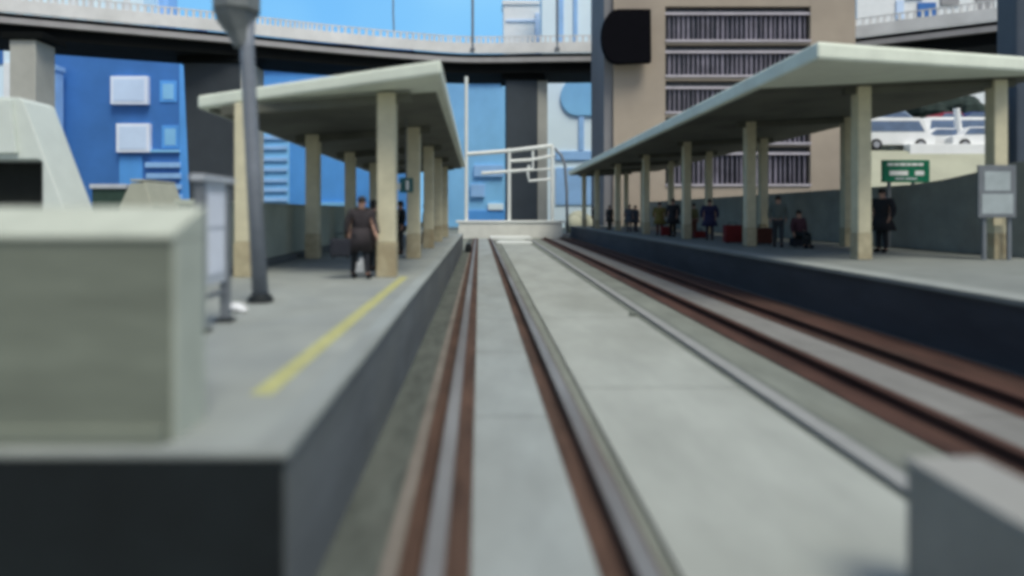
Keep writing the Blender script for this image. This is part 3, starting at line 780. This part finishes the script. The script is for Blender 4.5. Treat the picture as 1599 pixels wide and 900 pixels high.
# right platform
person('farthest person in black on the right platform', 927, 0, 55.5, 1.0, 1.75, (.02, .02, .022), (.015, .015, .018))
person('second farthest person, in a black coat, on the right platform', 952, 0, 49, -1.0, 1.75, (.02, .022, .022), (.015, .02, .018), coat=True)
person('person in a slate grey jacket between far posts of the right platform', 983, 0, 44, -.6, 1.75, (.06, .07, .085), (.06, .065, .08), coat=True)
person('person in a blue grey coat next to the slate grey jacket', 992, 0, 44.6, .6, 1.7, (.075, .08, .10), (.05, .055, .07), coat=True)
person('person in an olive yellow jacket on the right platform', 1030, 0, 37, -.5, 1.8, (.16, .13, .035), (.10, .02, .015), (.02, .02, .02), coat=True)
bag('dark red suitcase at the feet of the person in olive yellow', PX(1039, 36.4), 36.4, .5, .3, .55, flatcol('case red', (.15, .015, .015)))
person('tall person in black with black trousers beside the olive yellow jacket', 1051, 0, 35, -.9, 1.95, (.015, .016, .015), (.008, .008, .009), coat=True)
person('person in a mustard jacket partly behind a tan post', 1083, 0, 33.5, .5, 1.7, (.15, .13, .05), (.14, .05, .03))
bag('low red bag beside the person in mustard', PX(1092, 33), 33, .6, .35, .38, flatcol('case red', (.15, .015, .015)))
person('person in a navy blue coat on the right platform', 1108, 0, 31, -.3, 1.85, (.025, .025, .07), (.02, .02, .04), coat=True)
bag('large red suitcase left of the second nearest right platform post', PX(1144, 28), 28, .75, .4, .8, flatcol('case red', (.15, .015, .015)))
bag('brown red trunk right of the second nearest right platform post', PX(1190, 27), 27, .7, .45, .7, flatcol('case brown', (.09, .03, .02)))
person('person in a grey green jacket and dark trousers on the right platform', 1215, 0, 24.8, -.4, 1.85, (.10, .12, .11), (.03, .035, .04), stride=.1)
person('person sitting in dark clothes with red scarf colours beside the grey green jacket', 1247, 0, 24.5, .2, 1.75, (.06, .025, .035), (.015, .02, .02), seat=True)
bag('dark trunk used as a seat by the sitting person', PX(1247, 24.75), 24.75, .55, .4, .38, flatcol('bag black', (.02, .022, .03)))
person('person in a long black coat behind the nearest right platform post', 1378, 0, 21.5, math.radians(-70), 2.0, (.012, .014, .013), (.01, .012, .011), coat=True)

# ------------------------------------------------------------------ glowing painted backdrop, world, sun, camera
sky_mural = bpy.data.materials.new('sky backdrop'); sky_mural.use_nodes = True  # painted mural wall behind the city, made to glow for brightness
nt = sky_mural.node_tree; nt.nodes.clear()
em = nt.nodes.new('ShaderNodeEmission'); ou = nt.nodes.new('ShaderNodeOutputMaterial')
tcn = nt.nodes.new('ShaderNodeTexCoord'); nz = nt.nodes.new('ShaderNodeTexNoise'); nz.inputs['Scale'].default_value = .02
rmp = nt.nodes.new('ShaderNodeValToRGB')
rmp.color_ramp.elements[0].position = .35; rmp.color_ramp.elements[1].position = .65
rmp.color_ramp.elements[0].color = (*lin((118, 192, 252)), 1); rmp.color_ramp.elements[1].color = (*lin((146, 212, 255)), 1)
nt.links.new(tcn.outputs['Object'], nz.inputs['Vector']); nt.links.new(nz.outputs['Fac'], rmp.inputs['Fac'])
nt.links.new(rmp.outputs['Color'], em.inputs['Color']); nt.links.new(em.outputs[0], ou.inputs['Surface'])
MURAL_GLOW = em
mb = MB(); pts = []
for i in range(41):
    a = math.radians(-75+150*i/40); pts.append((180*math.sin(a), -20+190*math.cos(a)))
mb.sweep(pts, [(0, -.4), (0, 90), (-2, 90), (-2, -.4)])
o = mb.build('sky_mural', sky_mural); struct(o)

EXPO = 0.42
w = bpy.data.worlds.new('World'); S.world = w; w.use_nodes = True
n = w.node_tree.nodes; L = w.node_tree.links
st = n.new('ShaderNodeTexSky'); st.sky_type = 'NISHITA'; st.sun_disc = False
EL, AZ = math.radians(61), math.radians(150)     # azimuth clockwise from +Y: behind the camera, to the right
st.sun_elevation = EL; st.sun_rotation = AZ
st.air_density = 1.0; st.dust_density = 2.0
L.new(st.outputs[0], n['Background'].inputs[0]); n['Background'].inputs[1].default_value = .095
sun = bpy.data.lights.new('sun', 'SUN'); sun.energy = 2.2; sun.angle = math.radians(25); sun.color = (1, .965, .84)
so = bpy.data.objects.new('sun', sun); COL.objects.link(so)
dv = Vector((math.sin(AZ)*math.cos(EL), math.cos(AZ)*math.cos(EL), math.sin(EL)))
so.rotation_euler = dv.to_track_quat('Z', 'Y').to_euler(); so.location = (0, -10, 60)
S.view_settings.view_transform = 'Standard'; S.view_settings.look = 'None'
S.view_settings.exposure = EXPO; S.view_settings.gamma = 1
MURAL_GLOW.inputs['Strength'].default_value = 1/(2**EXPO)

cd = bpy.data.cameras.new('camera'); co = bpy.data.objects.new('camera', cd); COL.objects.link(co)
co.location = (0, 0, H); co.rotation_euler = (math.radians(90), 0, 0)
cd.sensor_width = 36; cd.lens = F/1599*36
cd.shift_x = (799.5-VX)/1599; cd.shift_y = -(450-VY)/1599
cd.clip_start = .05; cd.clip_end = 2000
cd.dof.use_dof = True; cd.dof.focus_distance = 48; cd.dof.aperture_fstop = (cd.lens/1000)/.1
S.camera = co
S.render.filter_size = 3.8
S.cycles.pixel_filter_type = 'BLACKMAN_HARRIS'; S.cycles.filter_width = 3.8
